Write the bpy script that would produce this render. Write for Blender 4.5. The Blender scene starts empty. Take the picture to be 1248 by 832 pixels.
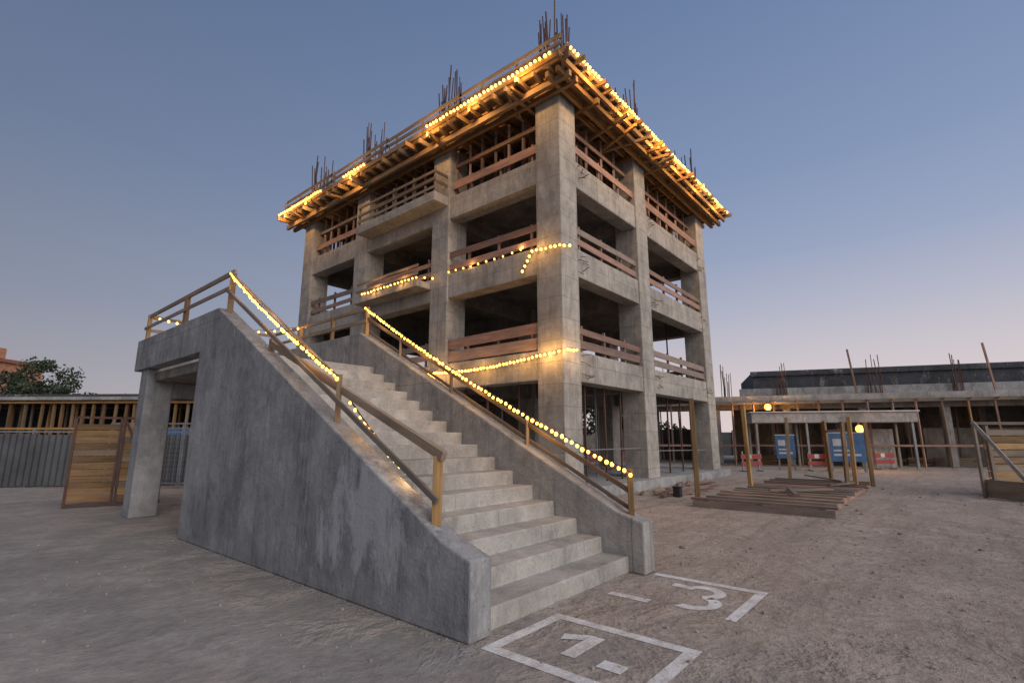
import bpy, math, random
from mathutils import Vector, Matrix
random.seed(7)
R=random.random
def U(a,b): return a+(b-a)*R()
scene=bpy.context.scene
scene.view_settings.view_transform='Standard'
scene.view_settings.look='None'; scene.view_settings.exposure=0
# ---------------------------------------------------------------- materials
def newmat(name):
    m=bpy.data.materials.new(name); m.use_nodes=True
    nt=m.node_tree; b=nt.nodes['Principled BSDF']
    return m,nt,b
class N:
    def __init__(s,nt): s.nt=nt
    def n(s,t,**k):
        nd=s.nt.nodes.new(t)
        for a,v in k.items(): setattr(nd,a,v)
        return nd
    def l(s,a,b): s.nt.links.new(a,b)
    def noise(s,vec,scale,detail=6,rough=.6,dist=0):
        nd=s.n('ShaderNodeTexNoise'); nd.inputs['Scale'].default_value=scale
        nd.inputs['Detail'].default_value=min(detail,5); nd.inputs['Roughness'].default_value=rough; nd.inputs['Distortion'].default_value=dist
        s.l(vec,nd.inputs['Vector']); return nd.outputs['Fac']
    def mapr(s,v,a,b,c,d):
        nd=s.n('ShaderNodeMapRange'); s.l(v,nd.inputs[0])
        for i,x in enumerate((a,b,c,d)): nd.inputs[i+1].default_value=x
        return nd.outputs[0]
    def math(s,op,a,b):
        nd=s.n('ShaderNodeMath',operation=op)
        for i,x in enumerate((a,b)):
            if isinstance(x,(int,float)): nd.inputs[i].default_value=x
            else: s.l(x,nd.inputs[i])
        return nd.outputs[0]
    def mix(s,f,a,b,mode='MIX'):
        nd=s.n('ShaderNodeMix',data_type='RGBA',blend_type=mode)
        if isinstance(f,(int,float)): nd.inputs[0].default_value=f
        else: s.l(f,nd.inputs[0])
        for i,x in ((6,a),(7,b)):
            if isinstance(x,tuple): nd.inputs[i].default_value=(*x,1) if len(x)==3 else x
            else: s.l(x,nd.inputs[i])
        return nd.outputs[2]
    def mul(s,col,val):
        nd=s.n('ShaderNodeVectorMath',operation='SCALE'); s.l(col,nd.inputs[0]); s.l(val,nd.inputs['Scale']); return nd.outputs[0]
    def mapping(s,vec,sc):
        nd=s.n('ShaderNodeMapping'); nd.inputs['Scale'].default_value=sc; s.l(vec,nd.inputs[0]); return nd.outputs[0]
    def bump(s,h,strength,dist,bsdf):
        nd=s.n('ShaderNodeBump'); nd.inputs['Strength'].default_value=strength; nd.inputs['Distance'].default_value=dist
        s.l(h,nd.inputs['Height']); s.l(nd.outputs[0],bsdf.inputs['Normal'])
def concrete(name,ca,cb,panel=(2.4,1.2),seam=.5,streak=.5,patch=None,contrast=1.0,cloud=.22):
    m,nt,b=newmat(name); s=N(nt)
    tc=s.n('ShaderNodeTexCoord').outputs['Object']
    big=s.noise(tc,.6,4,.62); med=s.noise(tc,2.6,5,.7,.3); fine=s.noise(tc,38,3,.6)
    f=s.mapr(big,.38,.62,0,1)
    col=s.mix(f,ca,cb)
    col=s.mul(col,s.mapr(med,.32,.68,1-.24*contrast,1+.22*contrast))
    cl=s.noise(s.mapping(tc,(1,1,.6)),.9,5,.75,.6)
    col=s.mul(col,s.mapr(cl,.50,.60,1.0,1-cloud))
    st=s.noise(s.mapping(tc,(4.2,4.2,.22)),1.6,5,.72)
    col=s.mul(col,s.mapr(st,.50,.70,1.0,1-.42*streak))
    ef=s.noise(s.mapping(tc,(1.7,1.7,.8)),1.3,5,.75)
    col=s.mix(s.mapr(ef,.57,.68,0,.4),col,(.52,.50,.47))
    col=s.mul(col,s.mapr(fine,.3,.7,.90,1.10))
    sep=s.n('ShaderNodeSeparateXYZ'); s.l(tc,sep.inputs[0])
    cb_=s.n('ShaderNodeCombineXYZ'); s.l(s.math('ADD',sep.outputs[0],sep.outputs[1]),cb_.inputs[0]); s.l(s.math('ADD',sep.outputs[2],s.mapr(med,.3,.7,-.012,.012)),cb_.inputs[1])
    br=s.n('ShaderNodeTexBrick'); br.offset=0; s.l(cb_.outputs[0],br.inputs['Vector'])
    br.inputs['Scale'].default_value=1; br.inputs['Mortar Size'].default_value=.010; br.inputs['Mortar Smooth'].default_value=.6
    br.inputs['Brick Width'].default_value=panel[0]; br.inputs['Row Height'].default_value=panel[1]
    br.inputs['Color1'].default_value=(1,1,1,1); br.inputs['Color2'].default_value=(.82,.82,.82,1); br.inputs['Mortar'].default_value=(.5,.5,.5,1)
    col=s.mix(seam,col,br.outputs['Color'],'MULTIPLY')
    vo=s.n('ShaderNodeTexVoronoi'); vo.inputs['Scale'].default_value=9; s.l(tc,vo.inputs['Vector'])
    pore=s.mapr(vo.outputs['Distance'],.04,.09,0,1)
    col=s.mul(col,s.mapr(pore,0,1,.65,1))
    if patch:
        d=s.n('ShaderNodeVectorMath',operation='DISTANCE'); s.l(s.mapping(tc,(1,.75,1.0)),d.inputs[0]); d.inputs[1].default_value=(patch[0],patch[1]*.75,patch[2])
        w=s.math('ADD',d.outputs['Value'],s.mapr(s.noise(s.mapping(tc,(2,2,.7)),1.8,5,.75),.3,.7,-.55,.55))
        col=s.mix(s.mapr(w,.30,.62,.6,0),col,(.50,.50,.51))
    s.l(col,b.inputs['Base Color']); b.inputs['Roughness'].default_value=.88
    h=s.math('ADD',s.math('MULTIPLY',fine,.25),s.math('MULTIPLY',med,1.1)); h=s.math('ADD',h,s.math('MULTIPLY',pore,.25))
    h=s.math('ADD',h,s.math('MULTIPLY',br.outputs['Fac'],-.4))
    s.bump(h,.75,.035,b)
    return m
def wood(name,ca,cb):
    m,nt,b=newmat(name); s=N(nt)
    uv=s.n('ShaderNodeTexCoord').outputs['UV']
    at=s.n('ShaderNodeAttribute',attribute_name='var').outputs['Color']
    sp=s.n('ShaderNodeSeparateColor'); s.l(at,sp.inputs[0])
    g=s.noise(s.mapping(uv,(1.2,26,1)),1,4,.6); g2=s.noise(s.mapping(uv,(1,4,1)),1.4,4,.6)
    col=s.mix(s.mapr(g,.3,.7,0,1),ca,cb)
    col=s.mul(col,s.mapr(sp.outputs[0],0,1,.5,1.35))
    col=s.mix(s.mapr(sp.outputs[1],.5,1,0,.6),col,(.26,.235,.205))
    col=s.mul(col,s.mapr(g2,.3,.7,.7,1.2))
    s.l(col,b.inputs['Base Color']); b.inputs['Roughness'].default_value=.78
    s.bump(g,.4,.01,b)
    return m
def plain(name,c,rough=.6,metal=0,var=.25,scale=3):
    m,nt,b=newmat(name); s=N(nt)
    tc=s.n('ShaderNodeTexCoord').outputs['Object']
    n=s.noise(tc,scale,5,.65)
    rgb=s.n('ShaderNodeRGB'); rgb.outputs[0].default_value=(*c,1)
    s.l(s.mul(rgb.outputs[0],s.mapr(n,.3,.7,1-var,1+var)),b.inputs['Base Color'])
    b.inputs['Roughness'].default_value=rough; b.inputs['Metallic'].default_value=metal
    return m
def emis(name,c,st):
    m,nt,b=newmat(name)
    b.inputs['Base Color'].default_value=(*c,1); b.inputs['Emission Color'].default_value=(*c,1); b.inputs['Emission Strength'].default_value=st
    try: m.cycles.emission_sampling='NONE'
    except Exception: pass
    return m
M={}
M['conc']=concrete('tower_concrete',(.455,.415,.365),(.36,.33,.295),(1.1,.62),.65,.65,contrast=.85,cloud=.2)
M['slab']=concrete('slab_concrete',(.27,.235,.20),(.19,.165,.145),(1.2,2.4),.6,.4)  # base colour darkened to deepen the shadow on the interior floors
M['wall']=concrete('stair_wall_concrete',(.335,.33,.33),(.235,.235,.242),(9,3.6),.35,.75,patch=(3.1,4.6,.85),contrast=.9,cloud=.22)
M['step']=concrete('step_concrete',(.44,.41,.375),(.33,.305,.28),(9,9),.2,.4,contrast=.95)
M['para']=concrete('parapet_concrete',(.39,.37,.345),(.29,.275,.26),(3,2.6),.5,.75,contrast=1.0)
M['pale']=concrete('pale_concrete',(.40,.385,.375),(.31,.30,.295),(4,2),.5,.7)
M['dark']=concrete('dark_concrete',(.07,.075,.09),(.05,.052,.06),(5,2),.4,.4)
M['wood']=wood('formwork_timber',(.43,.235,.085),(.25,.13,.042))
M['woodr']=wood('reddish_timber',(.37,.215,.165),(.22,.135,.105))
M['woodg']=wood('weathered_timber',(.32,.23,.155),(.18,.125,.085))
M['woody']=wood('yellow_timber',(.42,.25,.10),(.26,.145,.055))
M['woodd']=wood('dark_timber',(.27,.155,.065),(.15,.085,.04))
M['rust']=plain('rusty_rebar',(.12,.065,.05),.8,.2)
M['steel']=plain('galvanised_steel',(.24,.25,.26),.5,.4)
M['white']=plain('white_metal',(.50,.50,.52),.5,0,.2)
M['red']=plain('red_plastic',(.26,.035,.03),.6)
M['blue']=plain('blue_sheet',(.06,.14,.29),.6,0,.3)
M['black']=plain('black_plastic',(.02,.02,.022),.6)
M['sheet']=plain('corrugated_sheet',(.07,.072,.08),.75,0,.35,1)
M['orange']=plain('orange_render',(.42,.19,.11),.85)
M['tile']=plain('roof_tile',(.25,.10,.06),.85)
M['glass']=plain('dark_glass',(.03,.035,.045),.15)
M['bulb']=emis('warm_bulb',(1,.48,.08),5.5)
M['lamp']=emis('amber_lamp',(1,.36,.05),5)
M['bark']=plain('bark',(.07,.05,.035),.9)
m,nt,b=newmat('foliage'); s=N(nt); at=s.n('ShaderNodeAttribute',attribute_name='var').outputs['Color']
sp=s.n('ShaderNodeSeparateColor'); s.l(at,sp.inputs[0])
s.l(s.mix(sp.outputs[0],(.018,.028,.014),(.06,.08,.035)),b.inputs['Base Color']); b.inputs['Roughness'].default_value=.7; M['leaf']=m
# ground
m,nt,b=newmat('dirt_ground'); s=N(nt); tc=s.n('ShaderNodeTexCoord').outputs['Object']
n1=s.noise(tc,.16,4,.6); n2=s.noise(tc,1.1,5,.7,.4); n3=s.noise(tc,11,5,.72); n4=s.noise(tc,70,2,.6); n5=s.noise(tc,3.6,5,.75,.5)
rot=s.n('ShaderNodeMapping'); rot.inputs['Rotation'].default_value=(0,0,.5); rot.inputs['Scale'].default_value=(.2,2.4,1); s.l(tc,rot.inputs[0])
trk=s.noise(rot.outputs[0],1.2,5,.65)
col=s.mix(s.mapr(n1,.4,.6,0,1),(.42,.335,.272),(.355,.295,.25))
col=s.mix(s.mapr(n2,.46,.62,0,.8),col,(.49,.41,.345))
col=s.mix(s.mapr(trk,.50,.64,0,.45),col,(.26,.205,.17))
col=s.mul(col,s.mapr(n5,.32,.68,.84,1.14))
col=s.mul(col,s.mapr(n3,.3,.7,.77,1.2)); col=s.mul(col,s.mapr(n4,.3,.7,.82,1.17))
sep=s.n('ShaderNodeSeparateXYZ'); s.l(tc,sep.inputs[0])
e=s.math('ADD',sep.outputs[0],s.mapr(n2,.3,.7,-1.6,1.6))
smooth=s.mix(s.mapr(n2,.42,.6,0,1),(.285,.26,.238),(.395,.355,.32)); smooth=s.mul(smooth,s.mapr(n3,.3,.7,.87,1.1)); smooth=s.mul(smooth,s.mapr(n5,.3,.7,.84,1.12))
smooth=s.mix(s.mapr(n1,.52,.62,0,.5),smooth,(.215,.185,.165))
col=s.mix(s.mapr(e,2.6,5.2,.72,0),col,smooth)
vo=s.n('ShaderNodeTexVoronoi'); vo.inputs['Scale'].default_value=26; s.l(tc,vo.inputs['Vector'])
stn=s.math('MULTIPLY',s.mapr(vo.outputs['Distance'],.12,.2,1,0),s.mapr(n5,.5,.6,0,1))
col=s.mix(s.math('MULTIPLY',stn,.5),col,(.48,.42,.36))
# wheel ruts: pairs of long gently wandering bands on the open ground
rutsum=None
for (ax,ay,c0,amp) in ((.18,.98,-1.3,.5),(.18,.98,.45,.5),(-.34,.94,-4.6,.6),(-.34,.94,-6.3,.6),(.93,.36,1.3,.5),(.93,.36,-.45,.5)):
    u=s.math('ADD',s.math('MULTIPLY',sep.outputs[0],ax),s.math('MULTIPLY',sep.outputs[1],ay))
    u=s.math('ADD',u,s.mapr(n1,.3,.7,-amp*2,amp*2)); u=s.math('ABSOLUTE',s.math('SUBTRACT',u,c0),0)
    bnd=s.mapr(s.math('ADD',u,s.mapr(n5,.3,.7,-.06,.06)),.09,.2,1,0)
    rutsum=bnd if rutsum is None else s.math('MAXIMUM',rutsum,bnd)
rut=s.math('MULTIPLY',rutsum,s.mapr(n2,.4,.6,.1,1))
col=s.mul(col,s.mapr(rut,0,1,1,.80))
s.l(col,b.inputs['Base Color']); b.inputs['Roughness'].default_value=.95
h=s.math('ADD',s.math('MULTIPLY',n2,1.0),s.math('ADD',s.math('MULTIPLY',n3,.38),s.math('MULTIPLY',n4,.12))); h=s.math('ADD',h,s.math('MULTIPLY',n5,.5)); h=s.math('ADD',h,s.math('MULTIPLY',stn,.12)); h=s.math('SUBTRACT',h,s.math('MULTIPLY',rut,.3)); h=s.math('MULTIPLY',h,s.mapr(e,2.6,5.2,.45,1))
s.bump(h,1.0,.085,b); M['ground']=m
m,nt,b=newmat('worn_white_paint'); s=N(nt); tc=s.n('ShaderNodeTexCoord').outputs['Object']
a=s.noise(tc,5,5,.75); a2=s.noise(tc,45,4,.7)
w=s.math('ADD',s.math('MULTIPLY',a,.65),s.math('MULTIPLY',a2,.35))
s.l(s.mix(s.mapr(w,.44,.62,0,.8),(.80,.78,.76),(.40,.34,.29)),b.inputs['Base Color']); b.inputs['Roughness'].default_value=.85
s.bump(s.noise(tc,14,5,.7),.5,.03,b); M['paint']=m
M['asph']=plain('old_asphalt',(.22,.21,.205),.9,0,.25,2)
# ---------------------------------------------------------------- builder
class MB:
    def __init__(s): s.v=[];s.f=[];s.m=[];s.c=[];s.uv=[];s.mats=[]
    def mi(s,k):
        if k not in s.mats: s.mats.append(k)
        return s.mats.index(k)
    def ob(s,c,ax,ay,az,k):
        c=Vector(c);ax=Vector(ax);ay=Vector(ay);az=Vector(az)
        i=len(s.v);L=ax.length;b=ay.length;h=az.length;r1=U(0,50);r2=U(0,50);loc=[]
        for sx,sy,sz in ((-1,-1,-1),(1,-1,-1),(1,1,-1),(-1,1,-1),(-1,-1,1),(1,-1,1),(1,1,1),(-1,1,1)):
            s.v.append(c+ax*sx+ay*sy+az*sz); loc.append((sx*L+r1,sy*b+sz*h+r2))
        q=(R(),R(),R()); mi=s.mi(k)
        for f in ((0,3,2,1),(4,5,6,7),(0,1,5,4),(1,2,6,5),(2,3,7,6),(3,0,4,7)):
            s.f.append([i+j for j in f]); s.m.append(mi); s.c.append(q); s.uv.append([loc[j] for j in f])
    def box(s,x0,x1,y0,y1,z0,z1,k):
        c=((x0+x1)/2,(y0+y1)/2,(z0+z1)/2); d=[(x1-x0)/2,(y1-y0)/2,(z1-z0)/2]
        X=(d[0],0,0);Y=(0,d[1],0);Z=(0,0,d[2])
        j=d.index(max(d))
        if j==0: s.ob(c,X,Y,Z,k)
        elif j==1: s.ob(c,Y,(-d[0],0,0),Z,k)
        else: s.ob(c,Z,X,Y,k)
    def beam(s,p,q,w,h,k,side=None):
        p=Vector(p);q=Vector(q);d=(q-p)
        if d.length<1e-4: return
        dn=d.normalized(); sd=dn.cross(Vector((0,0,1)))
        if sd.length<.01: sd=Vector((1,0,0)) if side is None else Vector(side)
        sd.normalize(); up=sd.cross(dn).normalized()
        s.ob((p+q)/2,d/2,sd*-w/2,up*h/2,k)
    def prism(s,prof,x0,x1,k):
        i=len(s.v);n=len(prof);q=(R(),R(),R());mi=s.mi(k)
        for x in (x0,x1):
            for y,z in prof: s.v.append(Vector((x,y,z)))
        fs=[list(range(i,i+n)),list(range(i+n,i+2*n))[::-1]]
        for j in range(n):
            a=i+j;b=i+(j+1)%n; fs.append([a,a+n,b+n,b])
        for f in fs:
            s.f.append(f);s.m.append(mi);s.c.append(q);s.uv.append([(s.v[t].y,s.v[t].z) for t in f])
    def poly(s,pts,k):
        i=len(s.v)
        for p in pts: s.v.append(Vector(p))
        s.f.append(list(range(i,i+len(pts))));s.m.append(s.mi(k));s.c.append((R(),R(),R()));s.uv.append([(p[0],p[1]) for p in pts])
    def ball(s,c,r,k,seg=8,rings=5,sz=1.0):
        i=len(s.v);c=Vector(c);mi=s.mi(k);q=(R(),R(),R())
        s.v.append(c+Vector((0,0,-r*sz)))
        for a in range(1,rings):
            t=math.pi*a/rings
            for j in range(seg):
                ph=2*math.pi*j/seg; s.v.append(c+Vector((r*math.sin(t)*math.cos(ph),r*math.sin(t)*math.sin(ph),-r*sz*math.cos(t))))
        s.v.append(c+Vector((0,0,r*sz))); top=len(s.v)-1
        F=[]
        for j in range(seg):
            k2=(j+1)%seg
            F.append([i,i+1+k2,i+1+j]); 
            for a in range(rings-2):
                o=i+1+a*seg; F.append([o+j,o+k2,o+seg+k2,o+seg+j])
            o=i+1+(rings-2)*seg; F.append([o+j,o+k2,top])
        for f in F: s.f.append(f);s.m.append(mi);s.c.append(q);s.uv.append([(0,0)]*len(f))
    def build(s,name,parent=None,bevel=0,smooth=False):
        me=bpy.data.meshes.new(name); me.from_pydata([tuple(v) for v in s.v],[],s.f)
        for k in s.mats: me.materials.append(M[k])
        me.polygons.foreach_set('material_index',s.m)
        ca=me.color_attributes.new('var','FLOAT_COLOR','CORNER'); uvl=me.uv_layers.new(name='UVMap')
        cc=[];uu=[]
        for f,c,u in zip(s.f,s.c,s.uv):
            for x in u: cc+= [c[0],c[1],c[2],1]; uu+=[x[0],x[1]]
        ca.data.foreach_set('color',cc); uvl.data.foreach_set('uv',uu)
        if smooth: me.polygons.foreach_set('use_smooth',[True]*len(s.f))
        me.update()
        o=bpy.data.objects.new(name,me); scene.collection.objects.link(o)
        if parent: o.parent=parent
        if bevel:
            b=o.modifiers.new('bevel','BEVEL'); b.width=bevel; b.segments=2; b.limit_method='ANGLE'
        return o
def empty(name,loc=(0,0,0),rz=0):
    e=bpy.data.objects.new(name,None); e.location=loc; e.rotation_euler=(0,0,rz); scene.collection.objects.link(e); return e
def lamp(name,p,en,parent=None,r=.06,col=(1,.53,.15)):
    l=bpy.data.lights.new(name,'POINT'); l.energy=en; l.shadow_soft_size=r; l.color=col
    o=bpy.data.objects.new(name,l); o.location=p; scene.collection.objects.link(o)
    if parent: o.parent=parent
def C(r,f,z=0): # site survey frame -> world
    return Vector((.644*r+.765*f,-.765*r+.644*f,z))
# ---------------------------------------------------------------- ground
g=MB(); g.poly([(-700,-700,0),(700,-700,0),(700,700,0),(-700,700,0)],'ground'); g.build('ground')
g=MB(); g.poly([C(13.2,14,.004),C(10.6,8.2,.004),C(9.2,5,.004),C(40,5,.004),C(40,14,.004)],'asph'); g.build('asphalt_road')
pb=MB()
for i in range(5600):
    if i%3: x=U(-1,13);y=U(-3,13)
    else: x=U(2,24);y=U(-9,9)
    if 3<x<6.3 and y>2.85: continue
    if x<3.1 and R()<.6: continue
    r=abs(random.gauss(0,.010))+.004
    if r>.035: r=.03
    pb.ball((x,y,r*.2),r,'ground',5,3,.6)
for i in range(40):
    x=U(7,22);y=U(-6,7)
    pb.ball((x,y,.008),U(.02,.05),'slab',6,4,.55)
pb.build('gravel')
# ---------------------------------------------------------------- painted marks
def strokes(segs):
    m=MB()
    for j,(x0,x1,y0,y1) in enumerate(segs): m.poly([(x0,y0,.004),(x1,y0,.004),(x1,y1,.004),(x0,y1,.004)],'paint')
    return m
w=.11
m=strokes([(3.12,4.17,2.84,2.95),(3.12,4.17,1.60,1.71),(3.12,3.12+w,1.71,2.84),(4.17-w,4.17,1.71,2.84)])
m.poly([(3.44,2.42,.004),(3.90,2.42,.004),(3.90,2.29,.004),(3.44,2.29,.004)],'paint')
m.poly([(3.78,2.424,.004),(3.90,2.424,.004),(3.80,2.62,.004),(3.68,2.58,.004)],'paint')
m.poly([(3.42,2.10,.004),(3.56,2.10,.004),(3.56,1.90,.004),(3.42,1.90,.004)],'paint')
m.build('painted_ground_marking')
m=strokes([(6.02,6.13,1.6,2.85),(5.0,6.02,1.6,1.70),(5.0,5.11,2.45,2.9)])
def arc(cx,cy,r,a0,a1,t,n=12):
    for i in range(n):
        A=math.radians(a0+(a1-a0)*i/n);B=math.radians(a0+(a1-a0)*(i+1)/n)
        m.poly([(cx+(r-t)*math.cos(A),cy+(r-t)*math.sin(A),.004),(cx+r*math.cos(A),cy+r*math.sin(A),.004),(cx+r*math.cos(B),cy+r*math.sin(B),.004),(cx+(r-t)*math.cos(B),cy+(r-t)*math.sin(B),.004)],'paint')
arc(5.69,2.15,.24,80,-160,.12,18); arc(5.33,2.10,.26,-22,-205,.12,16)
m.poly([(5.73,2.385,.004),(5.73,2.50,.004),(5.85,2.50,.004),(5.85,2.36,.004)],'paint')
m.build('painted_ground_marking')
# ---------------------------------------------------------------- staircase
st=empty('concrete_staircase')
prof=[(3.05,0),(3.05,.62),(3.42,.74),(9.15,3.8),(9.8,3.8),(9.8,0)]
m=MB(); m.prism(prof,3.1,3.36,'wall'); m.build('outer_side_wall',st,.018)
prof2=[(2.9,0),(2.9,.60),(3.25,.70),(9.25,3.84),(9.8,3.84),(9.8,0)]
m=MB(); m.prism(prof2,5.93,6.2,'para'); m.build('inner_side_wall',st,.02)
n=16; ri=.19; tr=.37
P2=[(3.12,-.05),(3.12,ri)]
for i in range(n):
    y=3.12+(i+1)*tr if i<n-1 else 9.79
    P2.append((y,(i+1)*ri))
    if i<n-1: P2.append((y,(i+2)*ri))
P2.append((9.79,-.05))
m=MB(); m.prism(P2,3.355,5.935,'step'); so=m.build('steps',st,.016)
m=MB(); m.box(3.1,3.36,9.803,13.8,3.1,3.795,'wall'); m.box(5.93,6.2,9.803,13.8,3.1,3.835,'para')
m.box(3.365,5.925,13.5,13.79,3.1,3.7,'wall'); m.box(3.3,6.0,9.795,13.49,2.84,3.035,'slab')
m.build('landing',st,.015)
m=MB(); m.box(3.16,3.66,12.95,13.45,0,3.098,'wall'); m.box(5.65,6.15,12.95,13.45,0,3.098,'wall'); m.box(3.6,5.7,13.0,13.4,2.5,2.836,'wall')
m.build('landing_columns',st,.02)
m=MB()
for i in range(520):
    k=random.randrange(0,12); x=U(3.4,5.9); y=3.12+k*tr+U(.2,.36); r=U(.003,.010); m.ball((x,y,(k+1)*ri+r*.3),r,'step',5,3,.6)
for i in range(260):
    y=U(3.1,9.6); r=U(.004,.016); m.ball((3.09-abs(random.gauss(0,.07)),y,r*.2),r,'step',5,3,.6)
m.build('mortar_crumbs',st)
def zl(y): return .74+(y-3.42)*(3.06/5.73) if y<9.15 else 3.8
def zr(y): return .70+(y-3.25)*(3.14/6.0) if y<9.25 else 3.84
m=MB()
X=3.23
def post(x,y,z,h,w=.075,k='woody'): m.beam((x,y,z-.02),(x+U(-.01,.01),y+U(-.01,.01),z+h),w,w,k)
post(X,3.62,zl(3.62),.60,.085);post(X,5.4,zl(5.4),.56,.065);post(X,9.0,zl(9.0),.70,.08)
m.beam((X,9.0,zl(9)+.66),(X,5.4,zl(5.4)+.50),.03,.035,'woodg')
m.beam((X+.05,7.4,zl(7.4)+.12),(X+.0,3.54,zl(3.54)+.64),.06,.09,'woodg')
m.beam((X-.06,9.1,zl(9.1)+.36),(X-.06,3.55,zl(3.55)+.24),.03,.06,'woodg')
m.beam((X+.06,7.42,zl(7.4)-.02),(X+.06,7.42,zl(7.4)+.2),.07,.07,'woodg')
for y in (11.2,13.65): post(X,y,3.8,.62,.075)
m.beam((X,8.95,4.43),(X,13.75,4.38),.04,.08,'woodg'); m.beam((X-.05,8.95,4.13),(X-.05,13.75,4.10),.03,.07,'woodg')
for x in (4.4,): post(x,13.65,3.7,.72,.07)
m.beam((3.2,13.68,4.37),(6.1,13.68,4.37),.04,.07,'woodg'); m.beam((3.2,13.68,4.06),(6.1,13.68,4.08),.03,.07,'woodg')
X2=6.06
for y,h in ((3.12,.60),(9.2,.60),(10.6,.56),(12.1,.56),(13.65,.56)): post(X2,y,zr(y),h,.07)
for y in (4.8,6.5,8.0): post(X2,y,zr(y),.40,.045,'woodg')
m.beam((X2,9.2,zr(9.2)+.36),(X2,3.1,zr(3.1)+.31),.035,.06,'woodg')
m.beam((X2+.04,9.3,zr(9.3)+.10),(X2+.04,3.1,zr(3.1)+.08),.03,.05,'woodg')
m.beam((X2,9.15,4.38),(X2,13.75,4.38),.04,.07,'woodg'); m.beam((X2-.05,9.15,4.1),(X2-.05,13.75,4.08),.03,.07,'woodg')
m.build('timber_handrails',st,.005)
# ---------------------------------------------------------------- tower
tw=empty('concrete_building_frame')
XC=[11.3,16.26,22.6]; YC=[7.66,12.45,17.5,22.05]; S=.9; T=[4.1,7.25,10.15]; TOP=12.1
m=MB()
for x in XC:
    for y in YC: m.box(x,x+S,y,y+S,0,TOP,'conc')
m.build('columns',tw,.03)
m=MB()
for t in T:
    for j,y in enumerate(YC):
        for i in range(2):
            o=.05 if j==0 else .2
            wd=.55
            y0=y+o if j<3 else y+S-.05-wd
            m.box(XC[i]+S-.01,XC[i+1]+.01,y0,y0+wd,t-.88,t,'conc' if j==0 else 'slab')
    for i,x in enumerate(XC):
        for j in range(3):
            x0=x+.05 if i<2 else x+S-.05-.55
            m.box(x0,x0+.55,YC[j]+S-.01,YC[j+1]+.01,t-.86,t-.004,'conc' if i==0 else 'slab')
m.build('beams',tw,.025)
m=MB()
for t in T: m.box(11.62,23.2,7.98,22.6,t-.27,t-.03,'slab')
m.box(11.0,23.9,7.35,23.2,-.1,.32,'pale')
m.build('floor_slabs',tw,.01)
m=MB()
m.box(10.65,11.33,12.52,17.35,9.82,10.16,'conc'); m.box(10.7,11.33,13.36,17.3,6.86,7.1,'conc')
m.build('balconies',tw,.02)
m=MB()
for a,b_ in ((.3,3.2),(4.1,6.4),(7.25,9.3)):
    m.box(17.0,17.2,13.4,17.4,a,b_,'slab'); m.box(17.2,20.5,17.2,17.38,a,b_,'slab')
m.build('core_walls',tw,.01)
# roof formwork
m=MB(); x0,x1,y0,y1=10.45,24.4,6.8,23.85
y=y0+.05
while y<y1:
    m.box(x0-U(.02,.34),x1+U(.02,.3),y,y+.09,12.12,12.29,'wood'); y+=.52
x=x0+.05
while x<x1:
    m.box(x,x+.07,y0-U(.02,.34),y1+U(0,.2),12.295,12.44,'wood'); x+=.42
m.box(x0,x1,y0,y1,12.445,12.50,'woodg')
yy=y0
while yy<y1:
    L=U(1.6,2.6); m.box(x0-.04,x0-.003,yy,min(yy+L-.01,y1),12.40+U(-.02,.02),12.58+U(-.02,.03),'wood'); yy+=L
xx=x0
while xx<x1:
    L=U(1.6,2.6); m.box(xx,min(xx+L-.01,x1),y0-.04,y0-.003,12.40+U(-.02,.02),12.58+U(-.02,.03),'wood'); xx+=L
for yy in (7.05,7.42,8.75,): m.box(x0,x1,yy,yy+.12,11.93,12.115,'wood')
for xx in (10.75,11.1,12.35): m.box(xx,xx+.12,y0+.1,y1,11.90,12.09,'wood')
for i in range(9):
    y=U(8,22); m.beam((10.5-U(.1,.4),y,12.1+U(-.12,.0)),(12.2,y+U(-.7,.7),12.03+U(-.12,.0)),.08,.1,'wood')
for i in range(9):
    x=U(12,23); m.beam((x,6.8-U(.1,.4),12.1+U(-.12,.0)),(x+U(-.7,.7),8.4,12.03+U(-.12,.0)),.08,.1,'wood')
m.beam((10.1,6.5,12.22),(12.6,9.0,12.02),.1,.12,'wood')
m.build('roof_formwork',tw,.0)
m=MB(); m.box(10.9,24,7.25,23.4,12.505,12.75,'slab'); m.build('roof_slab',tw,.02)
m=MB()
y=7.2
while y<23.8:
    m.beam((10.56,y,12.5),(10.56,y,13.2),.06,.06,'woodg'); y+=1.5
for z in (12.88,13.14):
    yy=7.0
    while yy<23.4:
        m.beam((10.52,yy,z+U(-.03,.03)),(10.52,min(yy+4.2,23.8),z+U(-.03,.03)),.035,.13,'woodg'); yy+=4.1
m.build('roof_edge_rail',tw)
m=MB()
for x in XC:
    for y in YC:
        nb=20
        for i in range(nb):
            a=2*math.pi*i/nb; px=x+.45+.42*math.cos(a); py=y+.45+.42*math.sin(a); h=U(1.9,3.2)
            k=U(-.16,.16);k2=U(-.16,.16)
            m.beam((px,py,12.6),(px+k,py+k2,12.6+h),.036,.036,'rust')
        for z in (13.2,13.6,14.1):
            for (ax,ay,bx,by) in ((-.38,-.38,.38,-.38),(.38,-.38,.38,.38),(.38,.38,-.38,.38),(-.38,.38,-.38,-.38)):
                m.beam((x+.45+ax,y+.45+ay,z),(x+.45+bx,y+.45+by,z),.024,.024,'rust')
for t in T:
    for (x,y) in ((17.3,7.7),(12.3,7.7),(22.4,7.7)):
        for i in range(5): 
            p=Vector((x+U(-.1,.3),y,t-U(.1,.8))); m.beam(p,p+Vector((U(-.2,.2),-U(.1,.3),U(-.15,.05))),.018,.018,'rust')
m.build('rebar',tw)
m=MB()
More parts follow.
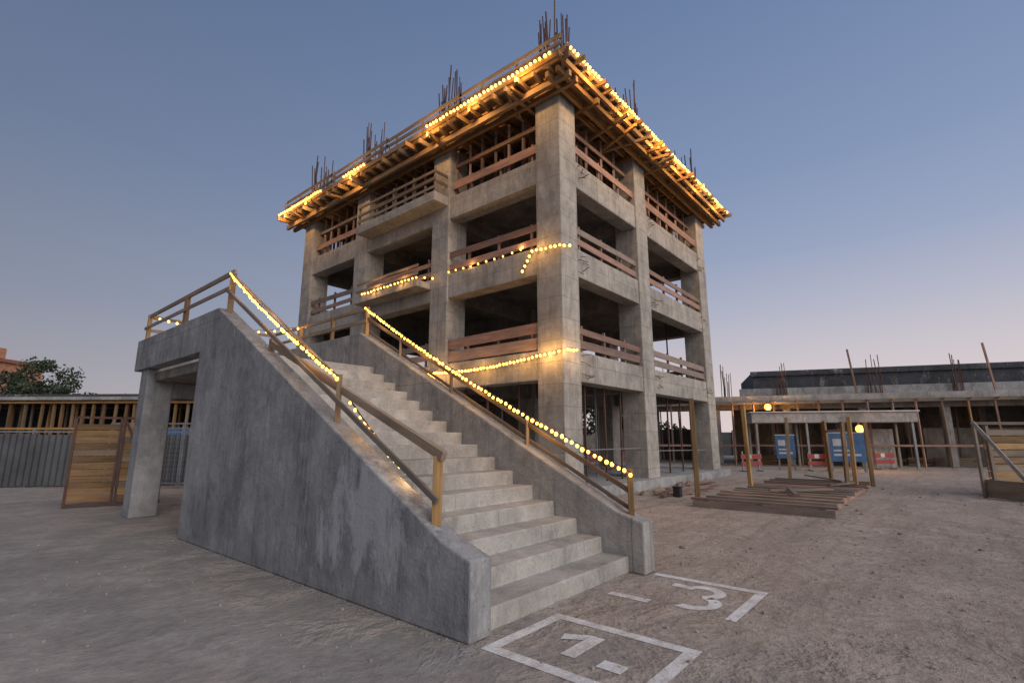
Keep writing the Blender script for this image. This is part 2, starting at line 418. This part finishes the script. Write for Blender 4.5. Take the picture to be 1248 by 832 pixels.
def guard_y(xp,ya,yb,t,n=3,k='woodr',hh=.2,z0=.22,gap=.34):
    for i in range(n):
        z=t+z0+i*gap
        m.beam((xp+U(-.02,.02),ya,z+U(-.06,.06)),(xp+U(-.02,.02),yb,z+U(-.06,.06)),.04,hh*U(.8,1.1),k)
    yy=ya+.3
    while yy<yb: m.beam((xp+.06,yy,t),(xp+.06,yy,t+z0+gap*(n-1)+.2),.06,.08,k,(0,1,0)); yy+=1.35
def guard_x(yp,xa,xb,t,n=3,k='woodr',hh=.2,z0=.22,gap=.34):
    for i in range(n):
        z=t+z0+i*gap
        m.beam((xa,yp+U(-.02,.02),z+U(-.06,.06)),(xb,yp+U(-.02,.02),z+U(-.06,.06)),.04,hh*U(.8,1.1),k)
    xx=xa+.3
    while xx<xb: m.beam((xx,yp+.06,t),(xx,yp+.06,t+z0+gap*(n-1)+.2),.06,.08,k); xx+=1.35
for li,t in enumerate(T):
    for j in range(3):
        if li==0 and j==0: guard_y(11.42,YC[j]+S,YC[j+1],t,2,'woodr',.34,.24,.4)
        elif li==2: guard_y(11.5,YC[j]+S,YC[j+1],t,1,'woodr',.28,.5,.4)
        else: guard_y(11.42,YC[j]+S,YC[j+1],t,2,'woodr',.2,.26,.38)
        guard_y(23.3,YC[j]+S,YC[j+1],t,2,'woodr')
    for i in range(2):
        guard_x(7.78,XC[i]+S,XC[i+1],t,2 if li<2 else 1,'woodr',.22 if li<2 else .28,.28 if li<2 else .5)
        guard_x(22.8,XC[i]+S,XC[i+1],t,2,'woodr')
for z in (10.35,10.65,10.95): m.beam((10.7,12.55,z),(10.7,17.3,z+U(-.05,.05)),.04,.10,'woodg')
for y in (12.6,13.8,15,16.2,17.25): m.beam((10.74,y,10.16),(10.74,y,11.1),.06,.06,'woodg')
for z in (10.6,10.95): m.beam((10.7,12.58,z),(11.3,12.58,z),.04,.1,'woodg')
for z in (7.35,7.65): m.beam((10.76,13.4,z),(10.76,17.2,z),.04,.09,'woodg')
m.build('guard_boards',tw)
m=MB()
xx=11.7
while xx<23.4:
    yy=8.1
    while yy<22.8:
        edge= xx<12.5 or yy<8.9
        if edge or R()<.75:
            m.beam((xx+U(-.05,.05),yy+U(-.05,.05),10.12),(xx,yy,12.11),.085,.085,'woodr')
        yy+=.85 if not xx<12.5 else .62
    xx+=.95
for xa,xb in ((12.2,16.26),(17.16,22.6)):
    m.beam((xa,8.05,11.5),(xb,8.05,11.5),.05,.14,'woodr')
for a,b_ in ((8.56,12.45),(13.35,17.5),(18.4,22.05)):
    m.beam((11.62,a,11.45),(11.62,b_,11.45),.05,.14,'woodr')
for xx in (13.0,14.2,18.8):  # dark panels added inside, both directions, so the top storey looks dark through
    yy=8.8
    while yy<21.8:
        if R()<.92: m.box(xx,xx+.04,yy,yy+1.15,10.14,U(11.7,12.0),'woodd')
        yy+=1.2
for yy in (9.5,10.6,15.4):
    xx=12.2
    while xx<22:
        if R()<.92: m.box(xx,xx+1.1,yy,yy+.04,10.14,U(11.7,12.0),'woodd')
        xx+=1.15
m.build('top_storey_shoring',tw)
m=MB()
for t,zt in ((.32,3.22),(4.08,6.4),(7.23,9.3)):
    for i in range(16 if t<1 else 5):
        x=U(12.6,22.4);y=U(9,21.5); m.beam((x,y,t),(x+U(-.04,.04),y,zt-.0+.6),.05,.05,'rust' if R()<.5 else 'steel')
for x in (13.2,14.4,15.4,18.1,19.3,20.6,21.7): m.beam((x,8.2,.3),(x+U(-.06,.06),8.2,3.7),.05,.05,'rust')
for y in (9.6,10.9,11.9,14.2,15.6,16.8): m.beam((11.75,y,.3),(11.75,y,3.7),.05,.05,'rust')
m.beam((17.1,7.85,1.2),(22.6,7.85,1.15),.03,.03,'steel'); m.beam((12.2,7.9,1.3),(16.3,7.9,1.3),.03,.03,'steel')
m.build('steel_props',tw)
m=MB()
for i in range(30):
    x=U(12.3,21.5);y=U(8.6,20);a=U(0,3.14);L=U(.6,1.6);z=.36+U(0,.25)
    m.beam((x,y,z),(x+L*math.cos(a),y+L*math.sin(a),z+U(-.02,.02)),U(.08,.2),U(.03,.08),'woodr')
for i in range(20):
    x=U(12,18.5);y=U(5.9,7.0);a=U(-.4,.4);L=U(.6,1.8)
    m.beam((x,y,.04+.03*R()),(x+L*math.cos(a),y+L*math.sin(a),.05+.05*R()),U(.06,.15),U(.03,.06),'woodr')
m.build('timber_offcuts')
# ---------------------------------------------------------------- string lights
def garland(name,pts,d=.2,r=.035,sag=0,droop=.03,lampE=0,every=1.4,lz=0,off=(0,0,0),par=None):
    m=MB(); P=[Vector(p) for p in pts]; pos=[]
    for a,b in zip(P[:-1],P[1:]):
        L=(b-a).length; k=max(1,int(L/d))
        for i in range(k):
            t=i/k; p=a.lerp(b,t); p.z-=sag*4*t*(1-t)*L/5; pos.append(p)
    pos.append(P[-1])
    for a,b in zip(pos[:-1],pos[1:]): m.beam(a,b,.012,.012,'black')
    e=empty(name)
    for p in pos:
        j=Vector((U(-.01,.01),U(-.012,.012),U(-.012,.012)))
        q=p+j
        m.beam(q,q-Vector((0,0,droop)),.012,.012,'black'); m.ball(q-Vector((0,0,droop+r*.8)),r*U(.88,1.1),'bulb',8,5,1.15)
    m.build('bulbs_and_wire',e,smooth=True)
    if lampE:
        acc=every/2
        for a,b in zip(pos[:-1],pos[1:]):
            acc+=(b-a).length
            if acc>=every: acc=0; lamp('bulb_glow',b+Vector(off)+Vector((0,0,lz)),lampE,e)
G='string_lights'
garland(G,[(10.42,6.72,12.62),(24.45,6.72,12.62)],.17,.048,0,.02,66,2.2,-.42,(0,-.28,0))
garland(G,[(10.36,7.3,12.62),(10.36,12.7,12.62)],.17,.048,0,.02,62,2.0,-.42,(-.28,0,0))
garland(G,[(10.36,16.6,12.62),(10.36,18.1,12.62)],.19,.048,0,.02,56,1.5,-.42,(-.28,0,0))
garland(G,[(10.36,20.0,12.62),(10.36,23.9,12.62)],.19,.048,0,.02,56,1.9,-.42,(-.28,0,0))
garland(G,[(X2-.06,9.2,zr(9.2)+.60),(X2-.06,3.08,zr(3.08)+.58)],.098,.026,.10,.012,6,1.5,0,(-.16,0,0))
garland(G,[(X-.05,9.0,zl(9)+.70),(X-.05,5.38,zl(5.4)+.54)],.098,.023,.08,.012,2.2,1.3,0,(-.1,0,0))
garland(G,[(X+.1,5.3,zl(5.3)+.30),(X+.13,4.45,zl(4.4)+.14),(X+.13,3.95,zl(3.95)+.14)],.11,.020,.1,.012,2,.9)
garland(G,[(X,13.6,4.42),(X2,11.9,4.40)],.17,.028,.35,.015,3,2)
garland(G,[(11.16,13.1,3.85),(11.15,8.5,3.95),(11.14,7.70,4.02),(11.3,7.52,4.06),(11.75,7.52,4.1)],.135,.040,.12,.015,10,1.6,-.05,(-.2,0,0))
garland(G,[(11.18,9.0,6.6),(11.16,8.62,7.12),(11.14,7.6,7.06),(11.5,7.52,7.12)],.15,.040,.0,.015,12,1.4,0,(-.2,-.05,0))
garland(G,[(11.3,12.4,7.35),(11.34,9.2,7.38)],.34,.03,.1,.015,6,2)
garland(G,[(10.62,16.6,7.18),(10.62,13.3,7.18),(11.1,13.0,7.18)],.2,.037,.0,.015,14,1.5,0,(-.1,0,.05))
e=empty('wall_lantern'); m=MB(); m.box(11.10,11.26,12.92,13.08,3.55,3.8,'bulb'); m.box(11.08,11.29,12.9,13.1,3.8,3.84,'black'); m.box(11.08,11.29,12.9,13.1,3.51,3.55,'black'); m.build('lantern_body',e); lamp('lantern_glow',(10.95,13.0,3.7),16,e)
lamp('bulb_glow',(10.95,8.1,3.9),22,e); lamp('bulb_glow',(11.7,7.2,4.0),9,e)
# ---------------------------------------------------------------- timber platform with posts
e=empty('timber_platform'); m=MB()
for y in (2.05,3.3,4.5): m.box(12.6,21.6,y,y+.1,.0,.16,'woodr')
x=12.65
while x<21.5:
    m.beam((x,1.9+U(-.1,.1),.19),(x+U(-.05,.05),4.75+U(-.1,.1),.19),.2,.05,'woodg' if R()<.5 else 'woodr'); x+=U(.55,.8)
m.box(12.5,12.58,1.85,4.8,.0,.15,'woodr')
for i in range(4): 
    x=U(13,20); m.beam((x,U(2,4),.24+.05*R()),(x+U(.8,2.4),U(2,4.4),.26+.05*R()),.12,.04,'woodg')
m.build('deck_frame',e)
m=MB()
for x,y,h in ((13,4.85,2.65),(17.1,4.7,2.65),(21,4.4,2.4),(19.2,2.2,2.3),(21.8,2.0,2.2),(20.6,2.6,2.2),(23,3.4,2.3)):
    m.beam((x,y,0),(x+U(-.08,.08),y+U(-.08,.08),h),.115,.115,'woody')
m.beam((20.6,2.6,1.9),(23,3.4,1.9),.04,.1,'woodr')
m.build('posts',e,.01)
e=empty('waste_bin'); m=MB(); p=Vector((14.3,5.9,0)); m.box(p.x-.1,p.x+.1,p.y-.1,p.y+.1,0,.26,'black'); m.box(p.x-.12,p.x+.12,p.y-.12,p.y+.12,.26,.29,'black'); m.build('bin_body',e,.02)
# ---------------------------------------------------------------- long building on the right
e=empty('unfinished_low_building',(32.9,15.3,0),math.radians(-68.8)); m=MB()
for i in range(12):
    x=i*4.2; m.box(x,x+.4,.3,.7,0,3.9,'pale'); m.box(x,x+.4,6,6.4,0,3.9,'pale')
m.box(-1,48,-.3,10,3.95,4.35,'pale'); m.box(-1,48,.2,.65,3.5,3.945,'slab')
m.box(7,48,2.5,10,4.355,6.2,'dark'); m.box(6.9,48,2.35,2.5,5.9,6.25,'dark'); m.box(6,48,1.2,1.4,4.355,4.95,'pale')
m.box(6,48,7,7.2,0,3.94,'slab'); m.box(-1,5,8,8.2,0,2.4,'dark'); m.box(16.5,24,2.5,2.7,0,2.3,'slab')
m.build('concrete_frame',e,.015)
m=MB()
for z,yo in ((3.78,-.7),(3.84,-.35)): m.box(-1,48,yo,yo+.1,z,z+.13,'woodd')
x=-1
while x<48:
    m.box(x,x+.08,-1.0,.15,3.88,3.945,'wood'); m.beam((x,-.62+U(-.05,.05),0),(x+U(-.1,.1),-.62,3.78),.09,.09,'woodd' if R()<.6 else 'woodr')
    if R()<.6: m.beam((x+.5,2.5,0),(x+.5+U(-.1,.1),2.5,3.94),.08,.08,'woodr')
    x+=1.25
m.beam((0,-.7,1.2),(20,-.7,1.25),.04,.12,'woodr')
for i in range(5): m.box(26+i*1.7,27.6+i*1.7,-1.4,-1.34,0,1.9,'woody')
for i in range(16):
    x=U(2,22);y=U(.8,5); 
    for j in range(4): m.beam((x,y,.1+j*.12),(x+U(1.5,2.4),y+U(-.1,.1),.1+j*.12),.25,.08,'woodd')
m.build('timber_shoring',e)
m=MB()
for x in (1,5.2,8.6,13.8,18,23,27,31): 
    for i in range(10):
        px=x+U(-.4,.4); m.beam((px,1+U(-.2,.2),4.3),(px+U(-.12,.12),1,U(5.2,7.0)),.035,.035,'rust')
for x in (12.6,19.5): m.beam((x,.3,4.3),(x-.25,.3,7.2),.09,.09,'woodr')
m.build('rebar',e)
m=MB()
m.ball((7.3,-1.15,3.58),.2,'lamp',10,6); m.beam((7.3,-1.1,3.75),(7.3,-.8,3.9),.03,.03,'black')
m.build('work_lamps',e)
lamp('work_lamp_glow',(7.3,-1.5,3.4),160,e,.15,(1,.45,.1))
e=empty('site_canopy',tuple(C(14.2,30)),math.radians(-62)); m=MB()
m.box(0,8.6,0,2.2,2.55,3.12,'pale'); m.box(-.1,8.7,-.1,2.3,3.13,3.2,'white')
for x in (.2,2.9,5.6,8.3): m.box(x,x+.12,.1,.22,0,2.55,'steel'); m.box(x,x+.12,1.9,2.02,0,2.55,'steel')
m.box(6.5,8.2,2.0,2.05,0,2.2,'pale'); m.build('canopy_body',e,.01); 
e=empty('amber_site_lamp',tuple(C(18.0,26.3))); m=MB(); m.beam((0,0,0),(0,0,1.95),.07,.07,'steel'); m.ball((0,0,2.12),.2,'lamp',10,6); m.build('lamp_body',e); lamp('lamp_glow',(-.3,-.2,2.15),110,e,.12,(1,.45,.1))
def board(name,r,f,w,h,k,z0=.5,rz=-.55):
    e=empty(name,tuple(C(r,f)),rz-.7); m=MB(); m.box(0,w,0,.05,z0,z0+h,k); m.box(.05,.12,.052,.12,0,z0+h,'steel'); m.box(w-.12,w-.05,.052,.12,0,z0+h,'steel'); m.box(-.03,w+.03,-.02,.0-.002,z0+h,z0+h+.05,'white')
    if k=='blue': m.box(w*.12,w*.5,-.008,-.002,z0+h*.55,z0+h*.8,'white'); m.box(w*.12,w*.85,-.008,-.002,z0+h*.2,z0+h*.27,'white'); m.box(w*.12,w*.7,-.008,-.002,z0+h*.36,z0+h*.42,'white')
    m.build('board',e); return e
board('blue_sign_board',16.1,26,1.6,1.4,'blue'); board('blue_sign_board',14.2,27.5,.9,1.2,'blue',.6)
def barrier(r,f,L=1.6,rz=-.9,z=.95):
    e=empty('red_white_barrier',tuple(C(r,f)),rz); m=MB()
    m.box(0,L,0,.05,.62,.86,'red'); m.box(0,L,0,.05,.3,.5,'red')
    m.box(L*.3,L*.5,-.006,-.002,.64,.84,'white')
    for x in (.1,L-.16): m.box(x,x+.06,.052,.1,0,1.0,'steel'); m.box(x,x+.06,-.25,.3,0,.05,'steel')
    m.build('rails',e)
for r,f in ((11.6,26),(15.2,26.4),(19.8,28)): barrier(r,f,1.2,U(-.9,-.6))
for r,f in ((4.5,30),(6.5,31),(-1,31)): barrier(r,f,2,U(-.9,-.5))
e=empty('timber_formwork_box',tuple(C(13.5,14.6)),math.radians(-46)); m=MB()
for j in range(3):
    for i in range(9): m.box(j*1.62,j*1.62+1.58,0,.04,.15+i*.195,.15+i*.195+.165,'woodd' if (i+j)%4==0 else 'woody')
    for x in (.05,1.45): m.box(j*1.62+x,j*1.62+x+.09,-.06,-.002,0,2.0,'woodg')
for i in range(4): m.box(-.3,4.9,-1.2,-1.16,.02+i*.14,.15+i*.14,'woodg' if i%2 else 'woody')
m.box(-.3,-.26,-1.15,0,.02,.5,'woodg')
m.beam((-.42,-.15,2.08),(.0,-1.25,.1),.05,.09,'pale'); m.beam((-.35,-.1,0),(-.35,-.1,2.0),.07,.07,'woodg'); m.beam((-.35,-.08,2.05),(5,-.08,2.05),.05,.08,'woodg')
m.build('boards',e)
# ---------------------------------------------------------------- left background
e=empty('timber_gate_panel',tuple(C(-10.6,12.3)),math.radians(-50+33)); m=MB()
for j in range(2):
    o=j*.95
    for i in range(12): m.box(o+.05,o+.88,0,.035,.12+i*.155,.12+i*.155+.14,'woodd' if (i*3+j)%3==0 else 'woody')
    for x in (0,.88): m.box(o+x,o+x+.05,-.03,.06,0,2.15,'rust')
m.box(0,1.9,-.03,.06,2.1,2.15,'rust'); m.box(0,1.9,-.031,.06,.03,.08,'rust'); m.beam((1.0,-.05,2.05),(1.83,-.05,.1),.03,.05,'rust')
m.build('gate',e)
e=empty('corrugated_fence',tuple(C(-24,16.5)),math.radians(-50+8)); m=MB()
for i in range(260):
    x=i*.05; x2=x+.05; z0,z1=.05,1.75+.02*(i//26%3); a=.03*math.sin(i*1.57); b2=.03*math.sin((i+1)*1.57)
    m.poly([(x,a,z0),(x2,b2,z0),(x2,b2,z1),(x,a,z1)],'sheet')
for i in range(6): m.box(i*2.5,i*2.5+.07,.05,.12,0,1.95,'steel')
m.box(0,13,.05,.1,1.83,1.88,'steel')
m.build('sheets',e)
e=empty('wire_mesh_fence',tuple(C(-13.6,17.2)),math.radians(-50)); m=MB()
for j in range(3):
    o=j*2.5
    for x in (0,2.44): m.box(o+x,o+x+.05,0,.05,0,2.1,'steel')
    m.box(o,o+2.49,.0,.05,2.1,2.15,'steel'); m.box(o,o+2.49,0,.05,.15,.19,'steel')
    for i in range(1,24): m.beam((o+i*.1,.025,.17),(o+i*.1,.025,2.1),.008,.008,'steel')
    for i in range(1,13): m.beam((o,.03,.17+i*.15),(o+2.49,.03,.17+i*.15),.008,.008,'steel')
m.build('mesh_panels',e)
e=empty('tool_container',tuple(C(-16.2,23)),math.radians(-50)); m=MB(); m.box(0,2.2,0,1.4,.15,2.1,'blue'); m.box(2.5,4.6,.1,1.4,.1,1.2,'red'); m.box(0,2.2,-.03,-.003,1.4,1.7,'white')
for i in range(10): m.box(.1+i*.21,.16+i*.21,-.04,-.032,.2,2.05,'blue')
m.box(2.5,4.6,.0,.09,.7,.85,'white'); m.build('container_body',e,.02)
e=empty('timber_shelter',tuple(C(-34,25)),math.radians(-50-2)); m=MB()
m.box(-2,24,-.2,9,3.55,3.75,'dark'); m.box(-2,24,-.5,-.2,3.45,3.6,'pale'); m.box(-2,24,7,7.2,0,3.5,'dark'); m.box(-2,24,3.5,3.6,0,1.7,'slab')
x=-2
while x<24:
    m.beam((x,-.1,0),(x+U(-.08,.08),-.1,3.55),.1,.1,'woodd'); 
    if R()<.8: m.beam((x+.25,.8,0),(x+.25+U(-.1,.1),.8,3.55),.08,.08,'woody')
    if R()<.7: m.beam((x+.1,2,0),(x+.1,2,3.55),.08,.08,'wood')
    x+=U(.4,.8)
m.box(-2,24,-.3,-.2,3.3,3.4,'wood'); m.beam((-2,-.2,2.1),(24,-.2,2.1),.05,.1,'wood')
m.build('shelter_frame',e)
e=empty('orange_house',tuple(C(-65.2,44)),math.radians(-50)); m=MB()
m.box(0,15.2,0,9,0,9.0,'orange'); m.box(-.3,15.5,-.3,9.3,9.0,9.35,'tile')
for x in (2,6,10,13): 
    for z in (2,5.6): m.box(x,x+1.2,-.03,.1,z,z+1.6,'glass'); m.box(x-.1,x+1.3,-.08,-.031,z-.12,z-.02,'pale')
m.box(10,14,2,6,9.35,10.6,'orange'); m.build('house_body',e,.03)
e=empty('perimeter_wall',tuple(C(-40,52)),math.radians(-50)); m=MB()
for i in range(40): m.box(i*2.5,i*2.5+2.49,0,.12,0,2.3+.03*(i%3),'slab' if i%4 else 'sheet'); m.box(i*2.5-.12,i*2.5+.12,-.12,-.002,0,2.5,'slab')
m.build('wall_panels',e)
def tree(name,loc,H,W,n=2600,leaf=.16):
    e=empty(name,loc); m=MB()
    m2=MB()
    th=H*.45
    segs=[((0,0,0),(0,0,th),.16*H/6)]
    for i in range(9):
        a=U(0,6.28);z=U(.25,.5)*H; segs.append(((0,0,z),(math.cos(a)*W*.35,math.sin(a)*W*.35,z+H*U(.15,.4)),.07*H/6))
    for p,q,w_ in segs: 
        p=Vector(p);q=Vector(q);mid=p.lerp(q,.5); m2.beam(p,mid,w_*1.6,w_*1.6,'bark'); m2.beam(mid,q,w_,w_,'bark')
    m2.build('trunk',e)
    cl=[]
    for i in range(22):
        a=U(0,6.28);rr=W*.5*math.sqrt(R());z=H*U(.42,.92); k=1-abs(z/H-.62)*1.2
        cl.append((Vector((math.cos(a)*rr*k,math.sin(a)*rr*k,z)),U(.10,.2)*W,R()))
    for i in range(n):
        c,r,sh=random.choice(cl); d=Vector((random.gauss(0,1),random.gauss(0,1),random.gauss(0,.75))); d.normalize(); p=c+d*r*U(.5,1.08)
        u=Vector((U(-1,1),U(-1,1),U(-1,1))).normalized()*leaf; v=u.cross(d)
        if v.length<.01: continue
        v=v.normalized()*leaf*.6
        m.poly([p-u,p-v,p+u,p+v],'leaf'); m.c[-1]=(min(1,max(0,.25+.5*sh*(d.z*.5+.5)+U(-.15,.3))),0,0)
    m.build('crown',e)
tree('tree',tuple(C(-38.6,41)),8.2,5.6,4200,.15); tree('tree',tuple(C(-36.2,41)),6.4,3.4,1800,.14)
tree('tree',tuple(C(-45.5,58)),7.0,3,900,.2); tree('tree',tuple(C(-42.5,60)),6.4,4,900,.2)
tree('tree',tuple(C(8,44)),5.4,5,1600,.2); tree('tree',tuple(C(12.5,60)),7,7,1600,.25); tree('tree',tuple(C(-5,62)),7,8,1600,.25)
m=MB()
for i in range(9000):
    r=U(-75,90); f=72+U(0,5); hh=3.2+1.6*math.sin(r*.35)+1.2*math.sin(r*.13+1); p=C(r,f,U(.3,1)*max(1.2,hh)); u=Vector((U(-1,1),U(-1,1),U(-1,1))).normalized()*.4; v=Vector((U(-1,1),U(-1,1),U(-1,1))).normalized()*.3
    m.poly([p-u,p-v,p+u,p+v],'leaf')
m.build('distant_trees')
# ---------------------------------------------------------------- light and sky
az=math.radians(140)
fw=Vector((.765,.644)); rt=Vector((.644,-.765)); d2=fw*math.cos(az)+rt*math.sin(az)
el=math.radians(28)
sd=Vector((d2.x*math.cos(el),d2.y*math.cos(el),math.sin(el)))
sl=bpy.data.lights.new('sun','SUN'); sl.energy=2.0; sl.angle=math.radians(60); sl.color=(1,.935,.86)
so=bpy.data.objects.new('sun',sl); so.rotation_euler=sd.to_track_quat('Z','Y').to_euler(); scene.collection.objects.link(so)
w=bpy.data.worlds.new('World'); scene.world=w; w.use_nodes=True; nt=w.node_tree; bg=nt.nodes['Background']; s=N(nt)
sky=nt.nodes.new('ShaderNodeTexSky'); sky.sky_type='NISHITA'; sky.sun_disc=False; sky.sun_elevation=math.radians(1.5); sky.sun_rotation=math.atan2(d2.x,d2.y)
sky.air_density=1.2; sky.dust_density=1.5; sky.ozone_density=2.0
tc=s.n('ShaderNodeTexCoord').outputs['Generated']; sp=s.n('ShaderNodeSeparateXYZ'); s.l(tc,sp.inputs[0])
ra=s.n('ShaderNodeValToRGB'); s.l(sp.outputs[2],ra.inputs[0]); cr=ra.color_ramp
stops=[(0,(.56,.485,.50)),(.08,(.46,.44,.49)),(.22,(.31,.345,.455)),(.45,(.19,.25,.39)),(.7,(.125,.185,.325)),(1,(.085,.14,.26))]
cr.elements[0].position=0; cr.elements[0].color=(*stops[0][1],1); cr.elements[1].position=1; cr.elements[1].color=(*stops[-1][1],1)
for p_,c_ in stops[1:-1]:
    el_=cr.elements.new(p_); el_.color=(*c_,1)
bd=(rt*.88+fw*.47); dt=s.n('ShaderNodeVectorMath',operation='DOT_PRODUCT'); s.l(tc,dt.inputs[0]); dt.inputs[1].default_value=(bd.x,bd.y,0)
az_=dt.outputs['Value']
base=s.mul(ra.outputs[0],s.mapr(az_,-.6,1,.72,1.38))
glow=s.math('MULTIPLY',s.mapr(az_,.1,1,0,1),s.mapr(sp.outputs[2],.0,.32,1,0))
base=s.mix(s.math('MULTIPLY',glow,.6),base,(.88,.70,.62))
skyn=s.n('ShaderNodeVectorMath',operation='SCALE'); s.l(sky.outputs[0],skyn.inputs[0]); skyn.inputs['Scale'].default_value=.15
tot=s.mix(.06,base,skyn.outputs[0])
s.l(tot,bg.inputs[0]); bg.inputs[1].default_value=1.0
# ---------------------------------------------------------------- camera
cd=bpy.data.cameras.new('camera'); cd.sensor_width=36; cd.lens=17.6; cd.clip_end=2000; cd.clip_start=.05
co=bpy.data.objects.new('camera',cd); co.location=(0,0,1.6)
th=math.radians(11.04); dv=Vector((fw.x*math.cos(th),fw.y*math.cos(th),math.sin(th)))
co.rotation_euler=dv.to_track_quat('-Z','Y').to_euler(); scene.collection.objects.link(co); scene.camera=co
